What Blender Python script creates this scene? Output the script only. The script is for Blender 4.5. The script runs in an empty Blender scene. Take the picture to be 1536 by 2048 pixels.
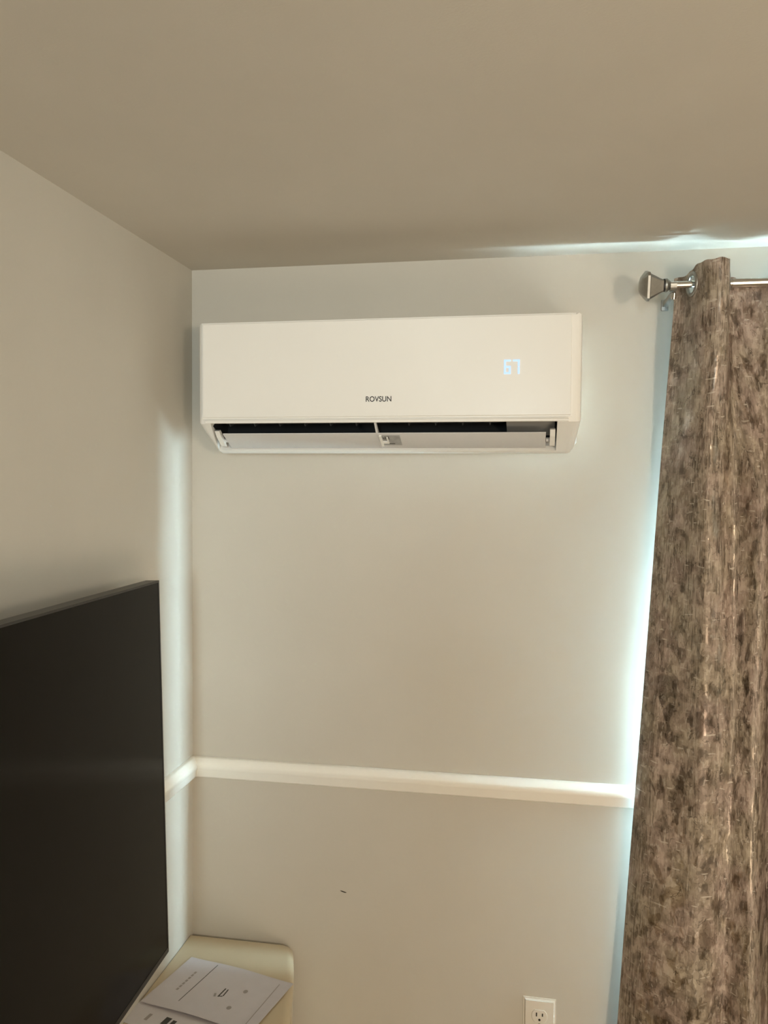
import bpy, bmesh, math, random
from mathutils import Vector, Matrix

S = bpy.context.scene
COL = S.collection
random.seed(4)

# ------------------------------------------------------------------ camera
YAW, PITCH, ROLL = 0.17750, -0.03433, 0.00627
fw = Vector((-math.sin(YAW) * math.cos(PITCH), math.cos(YAW) * math.cos(PITCH), math.sin(PITCH)))
r0 = Vector((math.cos(YAW), math.sin(YAW), 0))
u0 = r0.cross(fw)
rt = r0 * math.cos(ROLL) + u0 * math.sin(ROLL)
up = -r0 * math.sin(ROLL) + u0 * math.cos(ROLL)
cam = bpy.data.objects.new('camera', bpy.data.cameras.new('camera'))
COL.objects.link(cam)
M = Matrix((rt, up, -fw)).transposed().to_4x4()
M.translation = Vector((0.7813, -1.8232, 1.845))
cam.matrix_world = M
cam.data.sensor_width = 36
cam.data.sensor_fit = 'AUTO'
cam.data.lens = 1658.17 / 2048 * 36
cam.data.clip_start = 0.02
S.camera = cam

# ------------------------------------------------------------------ world, lights, exposure
S.view_settings.view_transform = 'Standard'
S.view_settings.look = 'None'
S.view_settings.gamma = 1
S.view_settings.use_curve_mapping = False
S.view_settings.exposure = 0.23
S.cycles.use_denoising = True
S.cycles.max_bounces = 10
S.cycles.diffuse_bounces = 6
S.cycles.sample_clamp_indirect = 0

W = bpy.data.worlds.new('daylight')
S.world = W
W.use_nodes = True
bgn = W.node_tree.nodes['Background']
bgn.inputs['Color'].default_value = (0.62, 0.86, 1.0, 1)
bgn.inputs['Strength'].default_value = 12.0
LEAK_GLOW = 320.0


def area(name, loc, target, sx, sy, power, color, portal=False, shape='RECTANGLE'):
    l = bpy.data.lights.new(name, 'AREA')
    l.shape = shape
    l.size = sx
    l.size_y = sy
    l.energy = power
    l.color = color
    if portal:
        l.cycles.is_portal = True
    o = bpy.data.objects.new(name, l)
    COL.objects.link(o)
    o.location = loc
    d = Vector(target) - Vector(loc)
    o.rotation_euler = d.to_track_quat('-Z', 'Y').to_euler()
    return o


area('lamp_key', (1.95, -2.85, 1.75), (0.9, 0, 1.5), 0.30, 0.30, 20, (1.0, 0.85, 0.66), shape='DISK')
area('bounce_fill', (2.0, -2.3, 0.55), (1.70, -1.5, 2.0), 1.3, 1.1, 21.5, (1.0, 0.86, 0.68))  # added upward fill, standing in for bounce off an unseen sunlit bed
area('rear_daylight', (0.90, -4.25, 1.95), (0.50, 0, 1.9), 0.28, 0.50, 41, (0.80, 0.95, 1.0))

# ------------------------------------------------------------------ materials


def mat(name, color, rough=0.5, metal=0.0, spec=0.5, bump=0.0, bump_scale=200.0, mottle=0.0, mottle_scale=6.0, emit=None):
    m = bpy.data.materials.new(name)
    m.use_nodes = True
    n, l = m.node_tree.nodes, m.node_tree.links
    b = n['Principled BSDF']
    b.inputs['Base Color'].default_value = (*color, 1)
    b.inputs['Roughness'].default_value = rough
    b.inputs['Metallic'].default_value = metal
    b.inputs['Specular IOR Level'].default_value = spec
    tc = n.new('ShaderNodeTexCoord')
    if mottle > 0:
        nz = n.new('ShaderNodeTexNoise')
        nz.inputs['Scale'].default_value = mottle_scale
        nz.inputs['Detail'].default_value = 4
        l.new(tc.outputs['Object'], nz.inputs['Vector'])
        rp = n.new('ShaderNodeValToRGB')
        rp.color_ramp.elements[0].position = 0.3
        rp.color_ramp.elements[1].position = 0.7
        rp.color_ramp.elements[0].color = (*[c * (1 - mottle) for c in color], 1)
        rp.color_ramp.elements[1].color = (*[min(1, c * (1 + mottle)) for c in color], 1)
        l.new(nz.outputs['Fac'], rp.inputs['Fac'])
        l.new(rp.outputs['Color'], b.inputs['Base Color'])
    if bump > 0:
        nz = n.new('ShaderNodeTexNoise')
        nz.inputs['Scale'].default_value = bump_scale
        nz.inputs['Detail'].default_value = 3
        l.new(tc.outputs['Object'], nz.inputs['Vector'])
        bp = n.new('ShaderNodeBump')
        bp.inputs['Strength'].default_value = bump
        bp.inputs['Distance'].default_value = 0.001
        l.new(nz.outputs['Fac'], bp.inputs['Height'])
        l.new(bp.outputs['Normal'], b.inputs['Normal'])
    if emit:
        b.inputs['Emission Color'].default_value = (*emit[0], 1)
        b.inputs['Emission Strength'].default_value = emit[1]
    return m


M_WALL = mat('wall_paint', (0.565, 0.530, 0.462), 0.6, bump=0.12, bump_scale=350, mottle=0.015, spec=0.3)
M_CEIL = mat('ceiling_paint', (0.565, 0.525, 0.455), 0.8, bump=0.15, bump_scale=300, mottle=0.015, spec=0.2)
M_FLOOR = mat('floor_carpet', (0.40, 0.32, 0.23), 0.95, bump=0.8, bump_scale=400, mottle=0.12, mottle_scale=60)
M_TRIM = mat('trim_gloss', (0.94, 0.90, 0.82), 0.3, mottle=0.01)
M_CASE = mat('casing_paint', (0.60, 0.57, 0.50), 0.6, mottle=0.01)
M_ACW = mat('white_plastic', (0.80, 0.775, 0.725), 0.38, mottle=0.006)
M_ACP = mat('panel_plastic', (0.81, 0.785, 0.735), 0.3, mottle=0.006)
M_ACG = mat('flap_plastic', (0.62, 0.60, 0.58), 0.45, mottle=0.01)
M_DARK = mat('black_plastic', (0.012, 0.013, 0.014), 0.5, mottle=0.2)
M_FAN = mat('fan_plastic', (0.03, 0.032, 0.034), 0.4, mottle=0.2)
M_GREYBOX = mat('grey_liner', (0.30, 0.29, 0.27), 0.6, mottle=0.05)
M_STICK = mat('grey_sticker', (0.33, 0.32, 0.30), 0.4, mottle=0.15, mottle_scale=90)
M_INK = mat('dark_print', (0.035, 0.03, 0.025), 0.5, mottle=0.1)
M_INKG = mat('faded_print', (0.33, 0.30, 0.29), 0.7, mottle=0.1)
M_LED = mat('led_digit', (0.08, 0.1, 0.2), 0.5, emit=((0.46, 0.66, 1.0), 1.0))
M_SCREEN = mat('tv_screen', (0.005, 0.0045, 0.0035), 0.15, spec=0.08, mottle=0.05)
M_BEZEL = mat('tv_bezel', (0.014, 0.012, 0.010), 0.4, mottle=0.1)
M_TVBACK = mat('tv_back', (0.02, 0.02, 0.02), 0.6, mottle=0.1)
M_DRESS = mat('cream_lacquer', (0.58, 0.48, 0.325), 0.32, mottle=0.02)
M_KNOB = mat('knob_metal', (0.45, 0.42, 0.37), 0.3, metal=1, mottle=0.05)
M_PAPER = mat('paper', (0.61, 0.58, 0.61), 0.8, mottle=0.02, mottle_scale=30)
M_PAPER2 = mat('paper_under', (0.64, 0.61, 0.63), 0.8, mottle=0.02, mottle_scale=30)
M_NICKEL = mat('brushed_nickel', (0.40, 0.39, 0.36), 0.42, metal=1, mottle=0.06, mottle_scale=200)
M_CHROME = mat('polished_rod', (0.72, 0.70, 0.66), 0.2, metal=1, mottle=0.03, mottle_scale=100)
M_RING = mat('rubber_ring', (0.012, 0.012, 0.012), 0.5, mottle=0.1)
M_OUT = mat('outlet_plastic', (0.74, 0.70, 0.62), 0.35, mottle=0.01)
M_SLOT = mat('outlet_slot', (0.02, 0.017, 0.012), 0.7, mottle=0.1)
M_SCUFF = mat('scuff', (0.03, 0.02, 0.012), 0.8, mottle=0.2)
M_LINING = mat('curtain_lining', (0.26, 0.26, 0.26), 0.42, mottle=0.02, bump=0.2, bump_scale=800)


def glass():
    m = bpy.data.materials.new('window_glass')
    m.use_nodes = True
    n, l = m.node_tree.nodes, m.node_tree.links
    n.remove(n['Principled BSDF'])
    t = n.new('ShaderNodeBsdfTransparent')
    t.inputs['Color'].default_value = (0.94, 0.98, 0.98, 1)
    g = n.new('ShaderNodeBsdfGlossy')
    g.inputs['Roughness'].default_value = 0.02
    f = n.new('ShaderNodeFresnel')
    f.inputs['IOR'].default_value = 1.45
    x = n.new('ShaderNodeMixShader')
    l.new(f.outputs[0], x.inputs[0])
    l.new(t.outputs[0], x.inputs[1])
    l.new(g.outputs[0], x.inputs[2])
    l.new(x.outputs[0], n['Material Output'].inputs['Surface'])
    return m


M_GLASS = glass()


def leak_glow_mat():
    m = bpy.data.materials.new('leak_glow')
    m.use_nodes = True
    n, l = m.node_tree.nodes, m.node_tree.links
    n.remove(n['Principled BSDF'])
    # emission put in to make the daylight that leaks round the curtain
    t = n.new('ShaderNodeEmission')
    t.inputs['Color'].default_value = (0.58, 0.86, 1.0, 1)
    t.inputs['Strength'].default_value = LEAK_GLOW
    d = n.new('ShaderNodeBsdfDiffuse')
    d.inputs['Color'].default_value = (0.5, 0.5, 0.49, 1)
    x = n.new('ShaderNodeAddShader')
    l.new(t.outputs[0], x.inputs[0])
    l.new(d.outputs[0], x.inputs[1])
    l.new(x.outputs[0], n['Material Output'].inputs['Surface'])
    return m


M_LEAK = leak_glow_mat()


def curtain_mat():
    m = bpy.data.materials.new('distressed_foil_fabric')
    m.use_nodes = True
    n, l = m.node_tree.nodes, m.node_tree.links
    b = n['Principled BSDF']
    uv = n.new('ShaderNodeUVMap')
    uv.uv_map = 'UVMap'

    def mapping(sx, sy, ox=0, oy=0):
        q = n.new('ShaderNodeMapping')
        q.inputs['Scale'].default_value = (sx, sy, 1)
        q.inputs['Location'].default_value = (ox, oy, 0)
        l.new(uv.outputs['UV'], q.inputs['Vector'])
        return q.outputs['Vector']

    def noise(vec, scale, detail=3, rough=0.55, dist=0.0):
        q = n.new('ShaderNodeTexNoise')
        q.inputs['Scale'].default_value = scale
        q.inputs['Detail'].default_value = detail
        q.inputs['Roughness'].default_value = rough
        q.inputs['Distortion'].default_value = dist
        l.new(vec, q.inputs['Vector'])
        return q.outputs['Fac']

    def math_(op, a, c, clamp=False):
        q = n.new('ShaderNodeMath')
        q.operation = op
        q.use_clamp = clamp
        for i, v in enumerate((a, c)):
            if isinstance(v, (int, float)):
                q.inputs[i].default_value = v
            else:
                l.new(v, q.inputs[i])
        return q.outputs[0]

    def maprange(v, a, c, d=0.0, e=1.0):
        q = n.new('ShaderNodeMapRange')
        q.inputs[1].default_value = a
        q.inputs[2].default_value = c
        q.inputs[3].default_value = d
        q.inputs[4].default_value = e
        l.new(v, q.inputs[0])
        return q.outputs[0]

    def mix(fac, a, c):
        q = n.new('ShaderNodeMix')
        q.data_type = 'RGBA'
        for sock, v in ((q.inputs[0], fac), (q.inputs[6], a), (q.inputs[7], c)):
            if isinstance(v, tuple):
                sock.default_value = (*v, 1)
            elif isinstance(v, (int, float)):
                sock.default_value = v
            else:
                l.new(v, sock)
        return q.outputs[2]

    # torn patches, taller than wide
    patch = noise(mapping(1, 0.6), 40, 4, 0.62, 0.5)
    vor = n.new('ShaderNodeTexVoronoi')
    vor.distance = 'CHEBYCHEV'
    vor.inputs['Scale'].default_value = 60
    vor.inputs['Randomness'].default_value = 0.9
    l.new(mapping(1, 0.5), vor.inputs['Vector'])
    sep = n.new('ShaderNodeSeparateColor')
    l.new(vor.outputs['Color'], sep.inputs[0])
    blocks = maprange(sep.outputs[0], 0, 1, 0.30, 0.70)
    v2 = n.new('ShaderNodeTexVoronoi')
    v2.distance = 'CHEBYCHEV'
    v2.inputs['Scale'].default_value = 135
    l.new(mapping(1, 0.42, 3, 5), v2.inputs['Vector'])
    sep2 = n.new('ShaderNodeSeparateColor')
    l.new(v2.outputs['Color'], sep2.inputs[0])
    blocks2 = maprange(sep2.outputs[1], 0, 1, 0.30, 0.70)
    tone = math_('ADD', math_('MULTIPLY', patch, 0.50), math_('ADD', math_('MULTIPLY', blocks, 0.28), math_('MULTIPLY', blocks2, 0.22)))
    fine = noise(mapping(1, 0.35, 3), 150, 2, 0.6)
    tone = math_('ADD', tone, math_('MULTIPLY', math_('SUBTRACT', fine, 0.5), 0.14))
    ramp = n.new('ShaderNodeValToRGB')
    e = ramp.color_ramp.elements
    e[0].position = 0.36
    e[0].color = (0.105, 0.080, 0.058, 1)
    e[1].position = 0.66
    e[1].color = (0.50, 0.43, 0.36, 1)
    for p, c in ((0.42, (0.165, 0.130, 0.100, 1)), (0.445, (0.235, 0.190, 0.150, 1)), (0.49, (0.265, 0.215, 0.172, 1)), (0.515, (0.34, 0.28, 0.228, 1)), (0.56, (0.36, 0.30, 0.245, 1)), (0.585, (0.45, 0.38, 0.315, 1))):
        x = e.new(p)
        x.color = c
    l.new(tone, ramp.inputs['Fac'])
    # broad hue drift: pinkish against olive
    hue = noise(mapping(1, 0.7, 7, 2), 13, 2)
    hs = n.new('ShaderNodeMix')
    hs.data_type = 'RGBA'
    hs.blend_type = 'MULTIPLY'
    hs.inputs[0].default_value = 1.0
    l.new(ramp.outputs['Color'], hs.inputs[6])
    l.new(mix(maprange(hue, 0.4, 0.6), (1.0, 0.99, 0.92), (1.06, 0.985, 1.0)), hs.inputs[7])
    col = hs.outputs[2]
    # vertical thread streaks gathered in bands
    streak = noise(mapping(1, 0.06, 1), 420, 2, 0.5)
    band = noise(mapping(1, 0.05, 5), 16, 1)
    sm = math_('MULTIPLY', maprange(band, 0.50, 0.60), maprange(streak, 0.5, 0.66))
    col = mix(math_('MULTIPLY', sm, 0.65), col, (0.46, 0.39, 0.32))
    sd = math_('MULTIPLY', maprange(band, 0.46, 0.60), maprange(streak, 0.44, 0.36))
    col = mix(math_('MULTIPLY', sd, 0.7), col, (0.10, 0.078, 0.056))
    # small pale scraped flecks, upright and level
    fl = noise(mapping(1, 0.28, 6, 3), 190, 2, 0.5)
    col = mix(math_('MULTIPLY', maprange(fl, 0.60, 0.66), 0.6), col, (0.52, 0.45, 0.38))
    fl2 = noise(mapping(0.3, 1.2, 2, 9), 130, 1, 0.5)
    col = mix(math_('MULTIPLY', maprange(fl2, 0.69, 0.73), 0.7), col, (0.60, 0.53, 0.45))
    # thin dark torn lines at the patch rims
    rim = noise(mapping(1, 0.45, 11, 4), 52, 2, 0.6, 1.2)
    rimd = math_('ABSOLUTE', math_('SUBTRACT', rim, 0.5), 0)
    gate = maprange(noise(mapping(1, 1, 9, 1), 30, 1), 0.52, 0.6)
    col = mix(math_('MULTIPLY', math_('MULTIPLY', maprange(rimd, 0.018, 0.004), gate), 0.75), col, (0.07, 0.052, 0.036))
    l.new(col, b.inputs['Base Color'])
    foil = maprange(noise(mapping(1, 0.5, 2, 8), 38, 3, 0.6, 0.6), 0.53, 0.58)
    l.new(math_('MULTIPLY', foil, 0.6), b.inputs['Metallic'])
    l.new(maprange(foil, 0, 1, 0.6, 0.30), b.inputs['Roughness'])
    bp = n.new('ShaderNodeBump')
    bp.inputs['Strength'].default_value = 0.6
    bp.inputs['Distance'].default_value = 0.0015
    l.new(math_('ADD', tone, math_('MULTIPLY', fine, 0.4)), bp.inputs['Height'])
    l.new(bp.outputs['Normal'], b.inputs['Normal'])
    return m


M_CURT = curtain_mat()

# ------------------------------------------------------------------ mesh helpers


def obj(name, bm, m, parent=None, smooth=False, loc=None):
    me = bpy.data.meshes.new(name)
    bmesh.ops.recalc_face_normals(bm, faces=bm.faces)
    bm.to_mesh(me)
    bm.free()
    if smooth:
        me.polygons.foreach_set('use_smooth', [True] * len(me.polygons))
    me.materials.append(m)
    o = bpy.data.objects.new(name, me)
    COL.objects.link(o)
    if parent:
        o.parent = parent
    if loc:
        o.location = loc
    return o


def smooth_by_angle(o, deg=35):
    me = o.data
    bm = bmesh.new()
    bm.from_mesh(me)
    for f in bm.faces:
        f.smooth = True
    for e in bm.edges:
        if len(e.link_faces) == 2 and e.calc_face_angle(0) > math.radians(deg):
            e.smooth = False
    bm.to_mesh(me)
    bm.free()
    return o


def box(bm, x0, x1, y0, y1, z0, z1):
    v = [bm.verts.new(p) for p in ((x0, y0, z0), (x1, y0, z0), (x1, y1, z0), (x0, y1, z0), (x0, y0, z1), (x1, y0, z1), (x1, y1, z1), (x0, y1, z1))]
    for f in ((0, 3, 2, 1), (4, 5, 6, 7), (0, 1, 5, 4), (1, 2, 6, 5), (2, 3, 7, 6), (3, 0, 4, 7)):
        bm.faces.new([v[i] for i in f])
    return bm


def B(x0, x1, y0, y1, z0, z1, bev=0.0, seg=2):
    bm = box(bmesh.new(), x0, x1, y0, y1, z0, z1)
    if bev:
        bmesh.ops.bevel(bm, geom=list(bm.edges), offset=bev, segments=seg, affect='EDGES', profile=0.5)
    return bm


def extrude_x(prof, x0, x1):
    """prof: list of (y,z), closed"""
    bm = bmesh.new()
    a = [bm.verts.new((x0, y, z)) for y, z in prof]
    c = [bm.verts.new((x1, y, z)) for y, z in prof]
    k = len(prof)
    for i in range(k):
        bm.faces.new((a[i], a[(i + 1) % k], c[(i + 1) % k], c[i]))
    bm.faces.new(a)
    bm.faces.new(c[::-1])
    return bm


def loft(rings, cap=True):
    bm = bmesh.new()
    rv = [[bm.verts.new(p) for p in r] for r in rings]
    k = len(rings[0])
    for a, c in zip(rv, rv[1:]):
        for i in range(k):
            bm.faces.new((a[i], a[(i + 1) % k], c[(i + 1) % k], c[i]))
    if cap:
        bm.faces.new(rv[0])
        bm.faces.new(rv[-1][::-1])
    return bm


def ring_x(x, cy, cz, r, n=24):
    return [(x, cy + r * math.cos(2 * math.pi * i / n), cz + r * math.sin(2 * math.pi * i / n)) for i in range(n)]


def lathe_x(pts, cy, cz, n=24):
    return loft([ring_x(x, cy, cz, r, n) for x, r in pts])


def thing(name, label, cat, loc=(0, 0, 0), group=None):
    o = bpy.data.objects.new(name, None)
    COL.objects.link(o)
    o.location = loc
    o.empty_display_size = 0.05
    o['label'] = label
    o['category'] = cat
    if group:
        o['group'] = group
    return o


def tag(o, label, cat, group=None):
    o['label'] = label
    o['category'] = cat
    if group:
        o['group'] = group
    return o


def structure(o):
    o['kind'] = 'structure'
    return o


def apply_mods(o):
    dg = bpy.context.evaluated_depsgraph_get()
    me = bpy.data.meshes.new_from_object(o.evaluated_get(dg))
    o.modifiers.clear()
    o.data = me


# ------------------------------------------------------------------ room shell
RX, RY, RZ = 3.7, -4.3, 2.334
WX0, WX1, WZ0, WZ1 = 1.29, 2.15, 1.12, 1.72
bm = bmesh.new()
box(bm, -0.12, WX0, 0, 0.12, -0.1, RZ + 0.1)
box(bm, WX1, RX + 0.12, 0, 0.12, -0.1, RZ + 0.1)
box(bm, WX0, WX1, 0, 0.12, -0.1, WZ0)
box(bm, WX0, WX1, 0, 0.12, WZ1, RZ + 0.1)
wall_back = structure(obj('wall_back', bm, M_WALL))
wall_left = structure(obj('wall_left', B(-0.12, 0, RY - 0.12, 0, -0.1, RZ + 0.1), M_WALL))
structure(obj('wall_right', B(RX, RX + 0.12, RY - 0.12, 0, -0.1, RZ + 0.1), M_WALL))
structure(obj('wall_rear', B(0, RX, RY - 0.12, RY, -0.1, RZ + 0.1), M_WALL))
structure(obj('ceiling', B(0, RX, RY, 0, RZ, RZ + 0.1), M_CEIL))
structure(obj('floor', B(0, RX, RY, 0, -0.1, 0), M_FLOOR))
# unseen stepped blocker, added to shade the wall as the viewer's body would
bm = bmesh.new()
box(bm, 0.70, 0.86, -2.62, -2.52, 0, 1.885)
box(bm, 0.86, 1.62, -2.62, -2.52, 0, 2.08)
box(bm, 0, 0.70, -2.62, -2.52, 0, 1.58)
structure(obj('shade_blocker', bm, M_WALL))
# small dark scuff on the lower back wall, a part of that wall
bm = loft([[(0.358, 0.0002, 0.9112), (0.358, -0.0006, 0.9118), (0.358, 0.0002, 0.9126)],
           [(0.362, 0.0002, 0.9092), (0.362, -0.0012, 0.9108), (0.362, 0.0002, 0.9122)],
           [(0.3685, 0.0002, 0.9076), (0.3685, -0.0014, 0.9092), (0.3685, 0.0002, 0.9106)],
           [(0.3725, 0.0002, 0.9080), (0.3725, -0.0005, 0.9086), (0.3725, 0.0002, 0.9093)]])
o = obj('scuff_mark', bm, M_SCUFF, wall_back)

# chair rail, mitred in the corner
RAIL = [(0.0, 1.155), (0.013, 1.1565), (0.0155, 1.160), (0.0165, 1.174), (0.0195, 1.178), (0.020, 1.183), (0.0165, 1.190), (0.0095, 1.1995), (0.006, 1.202), (0.0, 1.202)]


def rail(name, a, b):
    """a, b: functions offset->(x,y) giving the two mitred ends"""
    r = [[(*f(d), z) for d, z in RAIL] for f in (a, b)]
    return structure(smooth_by_angle(obj(name, loft(r), M_TRIM), 50))


rail('trim_1', lambda d: (d, -d), lambda d: (1.19, -d))
rail('trim_2', lambda d: (d, -d), lambda d: (d, RY))
rail('trim_3', lambda d: (RX - d, -d), lambda d: (RX - d, RY))
rail('trim_4', lambda d: (2.23, -d), lambda d: (RX - d, -d))
BASE = [(0.0, 0.0), (0.014, 0.0), (0.014, 0.07), (0.008, 0.085), (0.0, 0.09)]


def base(name, a, b):
    r = [[(*f(d), z) for d, z in BASE] for f in (a, b)]
    return structure(obj(name, loft(r), M_TRIM))


base('baseboard_back', lambda d: (d, -d), lambda d: (RX - d, -d))
base('baseboard_left', lambda d: (d, -d), lambda d: (d, RY))
base('baseboard_right', lambda d: (RX - d, -d), lambda d: (RX - d, RY))

# window behind the curtain
win = bpy.data.objects.new('window_1', None)
COL.objects.link(win)
win.location = ((WX0 + WX1) / 2, 0.06, WZ0)
structure(win)
IW = Matrix.Translation(-win.location)


def wpart(name, bm, m):
    bm.transform(IW)
    return obj(name, bm, m, win)


wpart('casing', B(1.19, WX0, -0.004, 0.0, WZ0 - 0.08, 1.80, 0.001), M_CASE)
wpart('casing', B(WX1, 2.23, -0.004, 0.0, WZ0 - 0.08, 1.80, 0.001), M_CASE)
wpart('casing', B(WX0, WX1, -0.004, 0.0, WZ1, 1.80, 0.001), M_CASE)
wpart('window_sill', B(1.19, 2.23, -0.02, 0.0, WZ0 - 0.02, WZ0 - 0.001, 0.003), M_TRIM)
for zz0, zz1, yy in ((WZ0, 1.45, 0.001), (1.42, WZ1, 0.018)):
    bm = bmesh.new()
    box(bm, WX0, WX0 + 0.035, yy, yy + 0.016, zz0, zz1)
    box(bm, WX1 - 0.035, WX1, yy, yy + 0.016, zz0, zz1)
    box(bm, WX0 + 0.035, WX1 - 0.035, yy, yy + 0.016, zz0, zz0 + 0.035)
    box(bm, WX0 + 0.035, WX1 - 0.035, yy, yy + 0.016, zz1 - 0.035, zz1)
    sash = wpart('sash', bm, M_TRIM)
    bm = B(WX0 + 0.036, WX1 - 0.036, yy + 0.005, yy + 0.0055, zz0 + 0.036, zz1 - 0.036)
    bm.transform(IW)
    # one thin pane
    obj('pane', bm, M_GLASS, sash)

bm = bmesh.new()
bm.faces.new([bm.verts.new(p) for p in ((1.30, -0.006, 1.14), (2.17, -0.006, 1.14), (2.17, -0.006, 1.70), (1.30, -0.006, 1.70))])
wpart('leak_glow_panel', bm, M_LEAK)  # unseen glowing sheet added in the window to light the curtain's edges
bm = lathe_x([(1.295, 0.007), (2.175, 0.007)], -0.0115, 1.706, 14)
wpart('glow_panel_roller', bm, M_CASE)  # tube along the top of the added sheet

# ------------------------------------------------------------------ air conditioner
AX0, AX1, ATOP = 0.095, 0.872, 2.1735
ac = thing('air_conditioner', 'white wall-mounted split air conditioner showing lit digits 67', 'air conditioner', ((AX0 + AX1) / 2, 0, 1.91))
IA = Matrix.Translation(-ac.location)


def apart(name, bm, m, parent=None, smooth=0):
    bm.transform(IA)
    o = obj(name, bm, m, parent or ac)
    if smooth:
        smooth_by_angle(o, smooth)
    return o


YF = -0.192                                            # body front plane
prof = [(-0.001, 1.935), (-0.001, ATOP), (YF, ATOP), (YF, 1.966), (-0.103, 1.9115), (-0.085, 1.9085), (-0.03, 1.918)]
bm = extrude_x(prof, AX0, AX1)
bm.verts.ensure_lookup_table()
# pull the chin's lower corners in a little, as the ends are rounded
for v in bm.verts:
    if v.co.z < 1.92:
        v.co.x += 0.006 if v.co.x < 0.4 else -0.014
ed = []
for e in bm.edges:
    a, b = e.verts
    m_ = (a.co + b.co) / 2
    if abs(a.co.x - b.co.x) < 0.03 and m_.y < -0.02:
        ed.append(e)
bmesh.ops.bevel(bm, geom=ed, offset=0.013, segments=4, affect='EDGES', profile=0.55)
ed = [e for e in bm.edges if abs(e.verts[0].co.x - e.verts[1].co.x) > 0.5 and (e.verts[0].co.z > 2.17 and e.verts[0].co.y < -0.1 or e.verts[0].co.z < 1.93 and e.verts[0].co.y < -0.07)]
bmesh.ops.bevel(bm, geom=ed, offset=0.004, segments=2, affect='EDGES')
body = apart('housing', bm, M_ACW)
# cut the outlet mouth through the sloping chin
cut = [(-0.1885, 1.9655), (-0.1035, 1.9175), (-0.098, 1.93), (-0.05, 2.03), (-0.15, 2.06), (-0.186, 1.99)]
bm = bmesh.new()
L = [bm.verts.new((0.127 - 0.017 * (-0.1885 - y) / -0.0855 if y > -0.2 and z < 1.97 else 0.118, y - (0.010 if z < 1.97 else 0), z - (0.0178 if z < 1.97 else 0))) for y, z in cut]
R_ = [bm.verts.new((0.826, y - (0.010 if z < 1.97 else 0), z - (0.0178 if z < 1.97 else 0))) for y, z in cut]
k = len(cut)
for i in range(k):
    bm.faces.new((L[i], L[(i + 1) % k], R_[(i + 1) % k], R_[i]))
bm.faces.new(L)
bm.faces.new(R_[::-1])
bm.transform(IA)
cutter = obj('cutter', bm, M_DARK, ac)
md = body.modifiers.new('cut', 'BOOLEAN')
md.object = cutter
md.operation = 'DIFFERENCE'
md.solver = 'EXACT'
apply_mods(body)
bpy.data.objects.remove(cutter, do_unlink=True)
smooth_by_angle(body, 30)

# front panel
bm = B(0.106, 0.853, -0.2, -0.1925, 1.9755, 2.172)
bmesh.ops.bevel(bm, geom=[e for e in bm.edges if all(v.co.y < -0.199 for v in e.verts)], offset=0.0035, segments=3, affect='EDGES')
apart('front_panel', bm, M_ACP, smooth=30)
# bright lip between the panel and the mouth
apart('lip_strip', B(0.112, 0.848, -0.1975, -0.1905, 1.9665, 1.9725, 0.0015), M_ACW)

# inside of the mouth: black liner, fan, vanes, grey motor cover
bm = bmesh.new()
inn = [(-0.186, 1.968), (-0.184, 1.99), (-0.149, 2.056), (-0.054, 2.027), (-0.1, 1.932)]
for a, c in zip(inn, inn[1:]):
    v = [bm.verts.new(p) for p in ((0.1205, *a), (0.8245, *a), (0.8245, *c), (0.1205, *c))]
    bm.faces.new(v)
for x in (0.1205, 0.8245):
    bm.faces.new([bm.verts.new((x, y, z)) for y, z in inn])
apart('duct_liner', bm, M_DARK)
bm = lathe_x([(0.125, 0.018), (0.13, 0.026), (0.72, 0.026), (0.725, 0.018)], -0.118, 2.004, 20)
fan = apart('fan_drum', bm, M_DARK, smooth=40)
bm = bmesh.new()
for i in range(18):
    a = 2 * math.pi * i / 18
    b2 = B(0.13, 0.72, -0.0012, 0.0012, 0.026, 0.034)
    b2.transform(Matrix.Translation((0, -0.118, 2.004)) @ Matrix.Rotation(a, 4, 'X'))
    me = bpy.data.meshes.new('t')
    b2.to_mesh(me)
    bm.from_mesh(me)
    bpy.data.meshes.remove(me)
    b2.free()
bm.transform(IA)
obj('fan_blades', bm, M_FAN, fan)
for i in range(11):
    x = 0.155 + i * 0.054
    if abs(x - 0.472) < 0.02:
        continue
    v = extrude_x([(-0.181, 1.974), (-0.168, 1.985), (-0.135, 1.972), (-0.165, 1.962)], x, x + 0.0022)
    apart('air_vane', v, M_FAN)
apart('motor_cover', extrude_x([(-0.182, 1.9745), (-0.175, 1.99), (-0.08, 2.02), (-0.10, 1.945)], 0.728, 0.822), M_GREYBOX)
# deflector flap lying open along the lower side of the mouth
bm = extrude_x([(-0.1640, 1.9480), (-0.1645, 1.9462), (-0.1625, 1.9448), (-0.112, 1.9195), (-0.108, 1.9195), (-0.107, 1.9225), (-0.13, 1.936)], 0.139, 0.805)
flap = apart('deflector_flap', bm, M_ACG, smooth=40)
# hinge arms at the ends
for x0, s in ((0.122, 1), (0.823, -1)):
    pts = [(-0.168, 1.9525), (-0.160, 1.9555), (-0.142, 1.944), (-0.128, 1.9295), (-0.122, 1.9225), (-0.130, 1.9235), (-0.146, 1.934), (-0.155, 1.9395)]
    bm = extrude_x(pts, min(x0, x0 + s * 0.010), max(x0, x0 + s * 0.010))
    apart('flap_hinge', bm, M_ACW)
    bm = lathe_x([(min(x0, x0 + s * 0.017), 0.0045), (max(x0, x0 + s * 0.017), 0.0045)], -0.131, 1.935, 12)
    apart('hinge_pin', bm, M_ACG, smooth=40)
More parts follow.
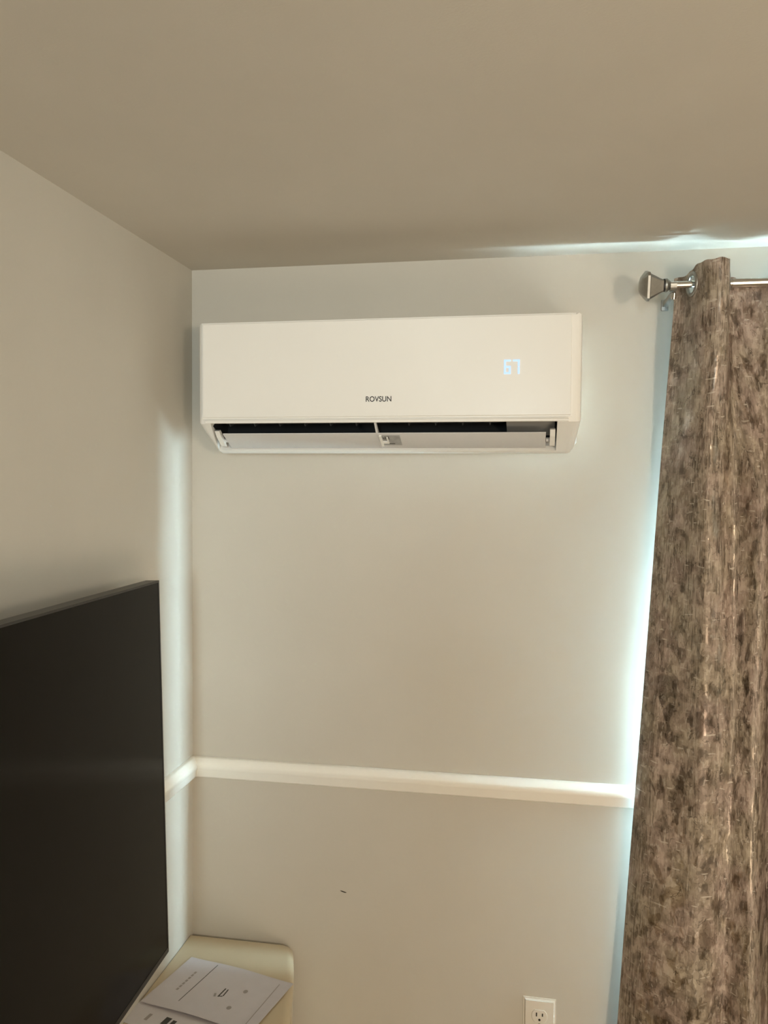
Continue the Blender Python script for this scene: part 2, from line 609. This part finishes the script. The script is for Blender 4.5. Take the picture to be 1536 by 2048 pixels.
# centre strut, clip and sticker
apart('support_strut', extrude_x([(-0.190, 1.9675), (-0.187, 1.971), (-0.160, 1.9535), (-0.118, 1.934), (-0.108, 1.9200), (-0.113, 1.9190), (-0.165, 1.945)], 0.4665, 0.4705), M_ACG)
UX = Vector((0, 0.0545, -0.0265)).normalized()        # down the flap's face
NX = Vector((0, -UX.z, UX.y)) * -1                     # out of it
NX = Vector((0, UX.z, -UX.y))


def on_flap(bm_, x0, x1, d0, d1, t0, t1):
    o0 = Vector((0, -0.1645, 1.9455))
    vs = []
    for x in (x0, x1):
        for d in (d0, d1):
            for t in (t0, t1):
                p = o0 + UX * d + NX * t
                vs.append(bm_.verts.new((x, p.y, p.z)))
    for f in ((0, 1, 3, 2), (4, 6, 7, 5), (0, 2, 6, 4), (1, 5, 7, 3), (0, 4, 5, 1), (2, 3, 7, 6)):
        bm_.faces.new([vs[i] for i in f])
    return bm_


st = apart('warning_sticker', on_flap(bmesh.new(), 0.472, 0.514, 0.006, 0.046, -0.0002, 0.0008), M_STICK)
bm = bmesh.new()
for k_ in range(5):
    on_flap(bm, 0.4755 + 0.0034 * k_, 0.4772 + 0.0034 * k_, 0.010 + 0.003 * (k_ % 2), 0.021, 0.0008, 0.0011)
on_flap(bm, 0.476, 0.500, 0.038, 0.0405, 0.0008, 0.0011)
bm.transform(IA)
obj('sticker_print', bm, M_INK, st)
bm = bmesh.new()
on_flap(bm, 0.4715, 0.4765, 0.004, 0.046, 0.0, 0.004)
on_flap(bm, 0.4765, 0.489, 0.028, 0.036, 0.0, 0.003)
on_flap(bm, 0.486, 0.489, 0.012, 0.030, 0.0, 0.003)
apart('strut_clip', bm, M_ACW)
# lower back tray edge catching light
apart('chin_trim', extrude_x([(-0.1065, 1.9140), (-0.1045, 1.9170), (-0.1005, 1.9150), (-0.1025, 1.9120)], 0.120, 0.845), M_ACW)

# brand lettering
cu = bpy.data.curves.new('lettering', 'FONT')
cu.body = 'ROVSUN'
cu.size = 0.0165
cu.extrude = 0.0002
cu.offset = 0.00022
cu.align_x = 'LEFT'
to = bpy.data.objects.new('lettering_src', cu)
COL.objects.link(to)
dg = bpy.context.evaluated_depsgraph_get()
me = bpy.data.meshes.new_from_object(to.evaluated_get(dg))
bpy.data.objects.remove(to, do_unlink=True)
xs = [v.co.x for v in me.vertices]
ys = [v.co.y for v in me.vertices]
sx = 0.0515 / (max(xs) - min(xs))
sy = 0.0108 / (max(ys) - min(ys))
x_min, y_min = min(xs), min(ys)
for v in me.vertices:
    x, y, z = v.co
    v.co = Vector((0.452 + (x - x_min) * sx, -0.2002 - z, 2.0072 + (y - y_min) * sy)) - ac.location
me.materials.clear()
me.materials.append(M_INK)
o = bpy.data.objects.new('brand_lettering', me)
COL.objects.link(o)
o.parent = ac


# lit seven-segment digits
def seg(bm_, ch, x, z, w, h, t):
    S7 = {'6': 'afgedc', '7': 'abc'}[ch]
    m_ = h / 2
    R4 = {'a': (0, w, h - t, h), 'g': (t, w, m_ - t / 2, m_ + t / 2), 'd': (0, w, 0, t),
          'f': (0, t, m_, h), 'b': (w - t, w, m_ + 0.0005, h), 'e': (0, t, 0, m_), 'c': (w - t, w, 0, m_ - 0.0006)}
    for s in S7:
        a, b_, c_, d_ = R4[s]
        box(bm_, x + a, x + b_, -0.2007, -0.2001, z + c_, z + d_)


for ch, x in (('6', 0.7235), ('7', 0.7405)):
    bm = bmesh.new()
    seg(bm, ch, x, 2.0575, 0.0128, 0.0275, 0.0035)
    apart('display_digit', bm, M_LED)

# ------------------------------------------------------------------ television on the left wall
tv = thing('television', 'large black flat television hung on the left wall', 'television', (0.1, -0.349, 0.939))
yaw, tilt, roll = 0.056, -0.026, 0.005
a_ = Vector((math.sin(yaw), -math.cos(yaw), 0))
n_ = Vector((math.cos(yaw), math.sin(yaw), 0))
z_ = Vector((0, 0, 1))
a2 = a_ * math.cos(roll) + z_ * math.sin(roll)
u1 = -a_ * math.sin(roll) + z_ * math.cos(roll)
u2 = u1 * math.cos(tilt) + n_ * math.sin(tilt)
n2 = a2.cross(u2)
if n2.x < 0:
    n2 = -n2
MT = Matrix((a2, u2, n2)).transposed().to_4x4()         # local x along the screen, y up, z out of it
TW, TH = 1.262, 0.719


def tvpart(name, bm_, m, parent=None, smooth=0):
    bm_.transform(MT)
    o = obj(name, bm_, m, parent or tv)
    if smooth:
        smooth_by_angle(o, smooth)
    return o


tvpart('screen', B(0.004, TW - 0.004, 0.010, TH - 0.004, -0.004, -0.0006), M_SCREEN)
bm = bmesh.new()
box(bm, 0, 0.004, 0, TH, -0.026, 0)
box(bm, TW - 0.004, TW, 0, TH, -0.026, 0)
box(bm, 0.004, TW - 0.004, 0, 0.010, -0.026, 0)
box(bm, 0.004, TW - 0.004, TH - 0.004, TH, -0.026, 0)
tvpart('bezel', bm, M_BEZEL)
tvpart('back_cover', B(0.001, TW - 0.001, 0.001, TH - 0.001, -0.028, -0.005), M_TVBACK)
tvpart('rear_housing', B(0.22, TW - 0.22, 0.06, 0.45, -0.058, -0.027, 0.006), M_TVBACK)
bm = bmesh.new()
box(bm, 0.45, 0.82, 0.16, 0.40, -0.068, -0.056)
br = tvpart('wall_bracket', bm, M_BEZEL)
bm = B(0.0005, 0.045, -1.08, -0.90, 1.14, 1.30)
bm.transform(Matrix.Translation(-tv.location))
obj('wall_arm', bm, M_BEZEL, tv)

# ------------------------------------------------------------------ bow-fronted cream dresser
dr = thing('dresser', 'cream lacquered bow-front dresser under the television', 'dresser', (0.16, -0.62, 0))
DZ, DL = 0.780, 1.24


def bow(y, inset=0.0):
    t = (y + DL / 2) / (DL / 2)
    return 0.246 + 0.106 * (1 - t * t) - inset


def outline(inset, z, n=40, side=0.0, xb=0.0015):
    y0, y1 = -0.004 - inset - side, -DL + inset + side
    pts = [(xb, y0, z)]
    rr = 0.018
    fr = []
    for i in range(n + 1):
        y = y0 + (y1 - y0) * i / n
        x = bow(y, inset)
        d = min(y0 - y, y - y1)
        if d < rr:
            x -= rr - math.sqrt(max(0, rr * rr - (rr - d) ** 2))
        fr.append((x, y, z))
    # finer corner samples
    head = []
    for j in range(1, 6):
        d = rr * (1 - math.cos(j / 6 * math.pi / 2))
        y = y0 - d
        head.append((bow(y, inset) - (rr - math.sqrt(rr * rr - (rr - d) ** 2)), y, z))
    fr = [fr[0]] + head + fr[1:]
    pts += fr
    pts.append((xb, y1, z))
    return pts


ID = Matrix.Translation(-dr.location)
rings = [outline(0.010, DZ - 0.034), outline(0.002, DZ - 0.030), outline(0.0, DZ - 0.018)]
for j in range(1, 7):
    a = j / 6 * math.pi / 2
    rings.append(outline(0.017 * (1 - math.cos(a)), DZ - 0.018 + 0.018 * math.sin(a)))
bm = loft(rings)
bm.transform(ID)
smooth_by_angle(obj('dresser_top', bm, M_DRESS, dr), 40)
bm = loft([outline(0.016, 0.06, xb=0.018), outline(0.016, DZ - 0.034, xb=0.018)])
bm.transform(ID)
smooth_by_angle(obj('carcass', bm, M_DRESS, dr), 40)
for r_ in range(3):
    for c_ in range(2):
        z0 = 0.10 + r_ * 0.215
        y0 = -0.05 - c_ * 0.575
        y1 = y0 - 0.555
        rg = []
        for z in (z0, z0 + 0.2):
            fr = [(bow(y0 + (y1 - y0) * i / 14, 0.017), y0 + (y1 - y0) * i / 14, z) for i in range(15)]
            rg.append(fr + [(x + 0.014, y, z) for x, y, z in fr[::-1]])
        bm = loft(rg)
        bm.transform(ID)
        d_ = obj('drawer', bm, M_DRESS, dr)
        for q_ in (0.28, 0.72):
            yy = y0 + (y1 - y0) * q_
            bm = lathe_x([(0, 0.006), (0.012, 0.005), (0.016, 0.012), (0.024, 0.012), (0.027, 0.004)], 0, 0, 14)
            bm.transform(Matrix.Translation((bow(yy, 0.005), yy, z0 + 0.1)))
            bm.transform(ID)
            smooth_by_angle(obj('knob', bm, M_KNOB, d_), 40)
for (x, y) in ((0.05, -0.06), (0.05, -1.18), (0.2, -0.06), (0.2, -1.18)):
    bm = loft([[(x + sx_ * 0.016, y + sy_ * 0.016, 0) for sx_, sy_ in ((-1, -1), (1, -1), (1, 1), (-1, 1))],
               [(x + sx_ * 0.024, y + sy_ * 0.024, 0.06) for sx_, sy_ in ((-1, -1), (1, -1), (1, 1), (-1, 1))]])
    bm.transform(ID)
    obj('leg', bm, M_DRESS, dr)


# ------------------------------------------------------------------ printed sheets on the dresser
def sheet(name, corner, ang, w, h, z, m, label, lift):
    """corner: its far left corner; local a along the far edge, d towards the viewer"""
    t = thing(name, label, 'paper', (corner[0], corner[1], z))
    ea = Vector((math.cos(ang), math.sin(ang), 0))
    ed_ = Vector((math.sin(ang), -math.cos(ang), 0))

    def P(a, d, t_):
        return ea * a + ed_ * d + Vector((0, 0, lift(a / w, d / h) + t_))

    nx_, ny_ = 16, 12
    bm_ = bmesh.new()
    lay = []
    for tt in (0.0, 0.0007):
        lay.append([[bm_.verts.new(P(w * i / nx_, h * j / ny_, tt)) for i in range(nx_ + 1)] for j in range(ny_ + 1)])
    for g in lay:
        for j in range(ny_):
            for i in range(nx_):
                bm_.faces.new((g[j][i], g[j][i + 1], g[j + 1][i + 1], g[j + 1][i]))
    per = [(0, i) for i in range(nx_)] + [(j, nx_) for j in range(ny_)] + [(ny_, i) for i in range(nx_, 0, -1)] + [(j, 0) for j in range(ny_, 0, -1)]
    for q in range(len(per)):
        (j0, i0), (j1, i1) = per[q], per[(q + 1) % len(per)]
        bm_.faces.new((lay[0][j0][i0], lay[0][j1][i1], lay[1][j1][i1], lay[1][j0][i0]))
    obj('page', bm_, m, t, smooth=False)

    def mark(nm, poly, mm):
        b_ = bmesh.new()
        lo = [b_.verts.new(P(a, d, 0.0008)) for a, d in poly]
        hi = [b_.verts.new(P(a, d, 0.0010)) for a, d in poly]
        k_ = len(poly)
        for i in range(k_):
            b_.faces.new((lo[i], lo[(i + 1) % k_], hi[(i + 1) % k_], hi[i]))
        b_.faces.new(lo)
        b_.faces.new(hi[::-1])
        return obj(nm, b_, mm, t)

    return t, mark


sheet2, mark2 = sheet('paper_sheet', (-0.001 + 0.022, -0.190), -0.235, 0.225, 0.150, DZ + 0.0006, M_PAPER2,
                      'white sheet showing only at the near side under the printed manual', lambda a, d: 0.0)
mark2('printed_text', [(0.083, 0.103), (0.096, 0.103), (0.096, 0.125), (0.083, 0.125)], M_INK)
mark2('printed_text', [(0.101, 0.106), (0.110, 0.106), (0.110, 0.128), (0.101, 0.128)], M_INK)
mark2('printed_text', [(0.045, 0.108), (0.052, 0.108), (0.052, 0.128), (0.045, 0.128)], M_INKG)
sheet1, mark1 = sheet('instruction_manual', (0.042, -0.106), -0.2079, 0.2575, 0.176, DZ + 0.0025, M_PAPER,
                      'open printed manual page with a dark line, lying on the cream dresser',
                      lambda a, d: 0.0035 * math.sin(math.pi * min(1, a * 1.05)) ** 2 + 0.0022 * d)


def line(a0, d0, a1, d1, wd):
    dx, dy = a1 - a0, d1 - d0
    L_ = math.hypot(dx, dy)
    px, py = -dy / L_ * wd / 2, dx / L_ * wd / 2
    return [(a0 + px, d0 + py), (a1 + px, d1 + py), (a1 - px, d1 - py), (a0 - px, d0 - py)]


mark1('printed_rule', line(0.0745, 0.008, 0.0725, 0.148, 0.0014), M_INK)
for i in range(7):
    d0 = 0.046 + i * 0.0105
    mark1('printed_text', line(0.0445, d0, 0.0445, d0 + 0.0075, 0.0050), M_INKG)
ic = [(0.130, 0.080), (0.135, 0.078), (0.139, 0.094), (0.143, 0.102), (0.140, 0.106), (0.134, 0.104), (0.131, 0.094)]
mark1('printed_icon', line(0.139, 0.076, 0.139, 0.106, 0.0028), M_INK)
mark1('printed_icon', line(0.1455, 0.077, 0.1475, 0.100, 0.0024), M_INK)
mark1('printed_icon', line(0.139, 0.104, 0.147, 0.101, 0.0024), M_INK)
mark1('printed_icon', line(0.128, 0.098, 0.132, 0.108, 0.0045), M_INKG)


def blob(a, d, r, rr=1.0):
    return [(a + r * math.cos(q * math.pi / 5), d + rr * r * math.sin(q * math.pi / 5)) for q in range(10)]


mark1('printed_dot', blob(0.181, 0.067, 0.0048, 1.25), M_INKG)
mark1('printed_dot', blob(0.179, 0.127, 0.0050, 1.2), M_INKG)
mark1('printed_rule', line(0.232, 0.014, 0.236, 0.170, 0.0016), M_INKG)

# ------------------------------------------------------------------ curtain rod
RYc, RZc = -0.105, 2.2385
rod = thing('curtain_rod', 'brushed nickel curtain rod with flared square finial', 'curtain rod', (1.03, RYc, RZc))
IR = Matrix.Translation(-rod.location)


def rpart(name, bm_, m, smooth=40, parent=None):
    bm_.transform(IR)
    o = obj(name, bm_, m, parent or rod)
    if smooth:
        smooth_by_angle(o, smooth)
    return o


rpart('inner_tube', lathe_x([(1.034, 0.0068), (1.20, 0.0068)], RYc, RZc), M_CHROME)
rpart('outer_tube', lathe_x([(1.157, 0.0083), (2.40, 0.0083)], RYc, RZc), M_CHROME)


def sq_ring(x, h, cy, cz, rot, c=0.22):
    pts = []
    for q in range(4):
        for s in (-1, 1):
            a = math.pi / 2 * q
            px, py = h, s * h * (1 - c)
            pts.append((px * math.cos(a) - py * math.sin(a), px * math.sin(a) + py * math.cos(a)))
    return [(x, cy + p * math.cos(rot) - q * math.sin(rot), cz + p * math.sin(rot) + q * math.cos(rot)) for p, q in pts]


def finial(x, s, nm='finial'):
    prof_ = [(0.000, 0.0115), (-0.006, 0.0140), (-0.016, 0.0195), (-0.026, 0.0245), (-0.0275, 0.0278), (-0.0320, 0.0278), (-0.0345, 0.0256), (-0.0425, 0.0160), (-0.0455, 0.008)]
    bm_ = loft([sq_ring(x + s * a, h, RYc, RZc, 0.30) for a, h in prof_])
    o = rpart(nm, bm_, M_NICKEL, 25)
    bm_ = lathe_x(sorted([(x + s * 0.0005, 0.0125), (x + s * 0.0035, 0.0125)]), RYc, RZc)
    rpart('gasket', bm_, M_RING)
    bm_ = lathe_x(sorted([(x + s * 0.0035, 0.0132), (x + s * 0.007, 0.0135), (x + s * 0.012, 0.0095), (x + s * 0.014, 0.0075)]), RYc, RZc)
    rpart('collar', bm_, M_NICKEL)


finial(1.0285, 1)
finial(2.405, -1)
for bx, px_ in ((1.0475, 1.0475), (2.375, 2.375)):
    bm_ = B(px_ - 0.0075, px_ + 0.0075, -0.005, -0.0005, RZc - 0.030, RZc - 0.006, 0.002)
    bk = rpart('bracket', bm_, M_NICKEL)
    bm_ = B(-0.005, 0.005, RYc + 0.004, -0.004, RZc - 0.022, RZc - 0.013, 0.0015)
    for v in bm_.verts:
        v.co.x += bx + (px_ - bx) * (v.co.y - RYc) / (-RYc)
    rpart('bracket_arm', bm_, M_NICKEL)
    rings = []
    for q in range(9):
        a = math.pi * (1.0 + q / 8)
        rings.append([(bx - 0.006, RYc + rr_ * math.cos(a), RZc + rr_ * math.sin(a)) for rr_ in (0.0085, 0.0125)] +
                     [(bx + 0.006, RYc + rr_ * math.cos(a), RZc + rr_ * math.sin(a)) for rr_ in (0.0125, 0.0085)])
    rpart('bracket_cup', loft(rings), M_NICKEL)
    bm_ = bmesh.new()
    bmesh.ops.create_cone(bm_, cap_ends=True, segments=14, radius1=0.0055, radius2=0.0045, depth=0.012)
    bm_.transform(Matrix.Translation((bx + 0.001, RYc - 0.003, RZc - 0.021)) @ Matrix.Rotation(0.5, 4, 'X'))
    rpart('thumb_screw', bm_, M_CHROME)

# ------------------------------------------------------------------ curtain
cur = thing('curtain', 'brown distressed foil-print grommet curtain hanging from the rod on the right', 'curtain', (1.35, RYc, 0.0))
top = [(1.055, -0.068), (1.066, -0.072), (1.077, -0.084), (1.083, -0.105), (1.090, -0.130), (1.104, -0.152), (1.123, -0.164), (1.139, -0.157), (1.147, -0.132), (1.1495, -0.105), (1.155, -0.076), (1.180, -0.058), (1.225, -0.056)]
bot = [(1.057, -0.040), (1.061, -0.056), (1.068, -0.075), (1.077, -0.093), (1.089, -0.114), (1.102, -0.134), (1.115, -0.147), (1.135, -0.136), (1.152, -0.124), (1.170, -0.117), (1.188, -0.128), (1.206, -0.140), (1.224, -0.128)]
flare = [-0.058, -0.055, -0.049, -0.040, -0.028, -0.016, -0.007, -0.002, 0, 0, 0, 0, 0]
for rep in range(6):
    dx = 0.186 * (rep + 1)
    for i in range(2, 13):
        top.append((top[i][0] + dx, top[i][1]))
        bot.append((bot[i][0] + dx, bot[i][1] + 0.006 * math.sin(rep * 2.3 + i * 1.1)))
        flare.append(0)


def cr(pts, t):
    n = len(pts) - 1
    s = min(max(t, 0), n - 1e-6)
    i = int(s)
    f = s - i
    p = [pts[max(0, min(n, i + k))] for k in (-1, 0, 1, 2)]
    return tuple(0.5 * ((2 * p[1][c]) + (-p[0][c] + p[2][c]) * f + (2 * p[0][c] - 5 * p[1][c] + 4 * p[2][c] - p[3][c]) * f * f + (-p[0][c] + 3 * p[1][c] - 3 * p[2][c] + p[3][c]) * f ** 3) for c in range(len(pts[0])))


ZT, ZB = 2.2705, 0.035
SUB = 7
NC = (len(top) - 1) * SUB
ts = [i / SUB for i in range(NC + 1)]
rows = []
z = ZT
while z > ZT - 0.085:
    rows.append(z)
    z -= 0.0042
while z > ZB:
    rows.append(z)
    z -= 0.026
rows.append(ZB)
arc = [0.0]
for i in range(NC):
    a, b = cr(top, ts[i]), cr(top, ts[i + 1])
    arc.append(arc[-1] + math.hypot(a[0] - b[0], a[1] - b[1]))
FL = [(f,) for f in flare]


def cpos(i, z):
    t = ts[i]
    k_ = min(1, max(0, (ZT - 0.045 - z) / 0.45))
    k_ = k_ * k_ * (3 - 2 * k_)
    a, b = cr(top, t), cr(bot, t)
    low = max(0, (1.55 - z))
    x = a[0] * (1 - k_) + b[0] * k_ + cr(FL, t)[0] * max(0, 2.2 - z)
    y = a[1] * (1 - k_) + b[1] * k_ - 0.006 * math.sin(z * 5.1 + t * 0.9) * k_ - 0.012 * low
    return x, y


grom = []
for i in range(NC):
    y0, y1 = cr(top, ts[i])[1], cr(top, ts[i + 1])[1]
    if (y0 - RYc) * (y1 - RYc) <= 0 and abs(y1 - y0) > 1e-6:
        f = (RYc - y0) / (y1 - y0)
        if not grom or arc[i] - grom[-1][0] > 0.03:
            ax, ay = cr(top, ts[i]), cr(top, ts[i + 1])
            grom.append((arc[i] + f * (arc[i + 1] - arc[i]), ax[0] + f * (ay[0] - ax[0]), math.atan2(ay[1] - ax[1], ay[0] - ax[0])))


def sheet_mesh(off, uv=True):
    bm_ = bmesh.new()
    g = []
    for z in rows:
        P = [cpos(i, z) for i in range(NC + 1)]
        line_ = []
        for i in range(NC + 1):
            a, b = P[max(0, i - 1)], P[min(NC, i + 1)]
            tx, ty = b[0] - a[0], b[1] - a[1]
            l_ = math.hypot(tx, ty) or 1
            nx_, ny_ = -ty / l_, tx / l_
            wz = max(0, 1 - (ZT - z) / 0.03)
            wob = wz * (0.0012 * math.sin(arc[i] * 210) + min(0.003, 0.22 * (-0.118 - cr(top, ts[i])[1])))
            line_.append(bm_.verts.new((P[i][0] + nx_ * off, P[i][1] + ny_ * off, z + wob)))
        g.append(line_)
    uvl = bm_.loops.layers.uv.new('UVMap')
    for j in range(len(rows) - 1):
        for i in range(NC):
            ca, cz = (arc[i] + arc[i + 1]) / 2, (rows[j] + rows[j + 1]) / 2
            if any((ca - s) ** 2 + (cz - RZc) ** 2 < 0.0190 ** 2 for s, _, _ in grom):
                continue
            f = bm_.faces.new((g[j][i], g[j + 1][i], g[j + 1][i + 1], g[j][i + 1]))
            for lp, (ii, jj) in zip(f.loops, ((i, j), (i, j + 1), (i + 1, j + 1), (i + 1, j))):
                lp[uvl].uv = (arc[ii], rows[jj])
    for v in [v for v in bm_.verts if not v.link_faces]:
        bm_.verts.remove(v)
    return bm_


IC = Matrix.Translation(-cur.location)
bm = sheet_mesh(0)
bm.transform(IC)
obj('face_fabric', bm, M_CURT, cur, smooth=True)
bm = sheet_mesh(0.0022)
bm.transform(IC)
obj('lining', bm, M_LINING, cur, smooth=True)['label'] = 'pale backing of the curtain facing the window'
for s, gx, ang in grom:
    bm = bmesh.new()
    R1, R2, NS, NT = 0.0205, 0.0042, 28, 8
    rv = []
    for i in range(NS):
        a = 2 * math.pi * i / NS
        rv.append([bm.verts.new(((R1 + R2 * math.cos(2 * math.pi * j / NT)) * math.cos(a), 0.75 * R2 * math.sin(2 * math.pi * j / NT), (R1 + R2 * math.cos(2 * math.pi * j / NT)) * math.sin(a))) for j in range(NT)])
    for i in range(NS):
        for j in range(NT):
            bm.faces.new((rv[i][j], rv[(i + 1) % NS][j], rv[(i + 1) % NS][(j + 1) % NT], rv[i][(j + 1) % NT]))
    bm.transform(Matrix.Translation((gx, RYc, RZc)) @ Matrix.Rotation(ang, 4, 'Z'))
    bm.transform(IC)
    obj('grommet', bm, M_NICKEL, cur, smooth=True)

# ------------------------------------------------------------------ wall outlet
ou = thing('wall_outlet', 'white duplex electrical outlet low on the back wall', 'outlet', (0.8095, 0, 0.658))
bm = B(-0.0355, 0.0355, -0.0065, 0, -0.057, 0.057)
bmesh.ops.bevel(bm, geom=[e for e in bm.edges if all(v.co.y < -0.006 for v in e.verts)], offset=0.005, segments=3, affect='EDGES')
smooth_by_angle(obj('cover_plate', bm, M_OUT, ou), 30)
for s in (1, -1):
    pts = []
    for q in range(32):
        a = 2 * math.pi * q / 32
        pts.append((0.0172 * math.cos(a), max(-0.0142, min(0.0142, 0.0172 * math.sin(a)))))
    cz = s * 0.0195
    bm = loft([[(x, -0.004, cz + z) for x, z in pts], [(x, -0.0078, cz + z) for x, z in pts], [(x * 0.96, -0.0084, cz + z * 0.96) for x, z in pts]])
    so = obj('socket', bm, M_OUT, ou)
    for x, h in ((-0.0064, 0.0085), (0.0064, 0.0068)):
        obj('slot', B(x - 0.0013, x + 0.0013, -0.0088, -0.0080, cz + 0.004 - h / 2, cz + 0.004 + h / 2), M_SLOT, so)
    bm = loft([[(0.0026 * math.cos(2 * math.pi * q / 12), y, cz - 0.0075 + 0.0026 * math.sin(2 * math.pi * q / 12)) for q in range(12)] for y in (-0.008, -0.0088)])
    obj('ground_hole', bm, M_SLOT, so)
bm = loft([[(0.0032 * math.cos(2 * math.pi * q / 12), y, 0.0032 * math.sin(2 * math.pi * q / 12)) for q in range(12)] for y in (-0.006, -0.0078)])
obj('screw', bm, M_NICKEL, ou)
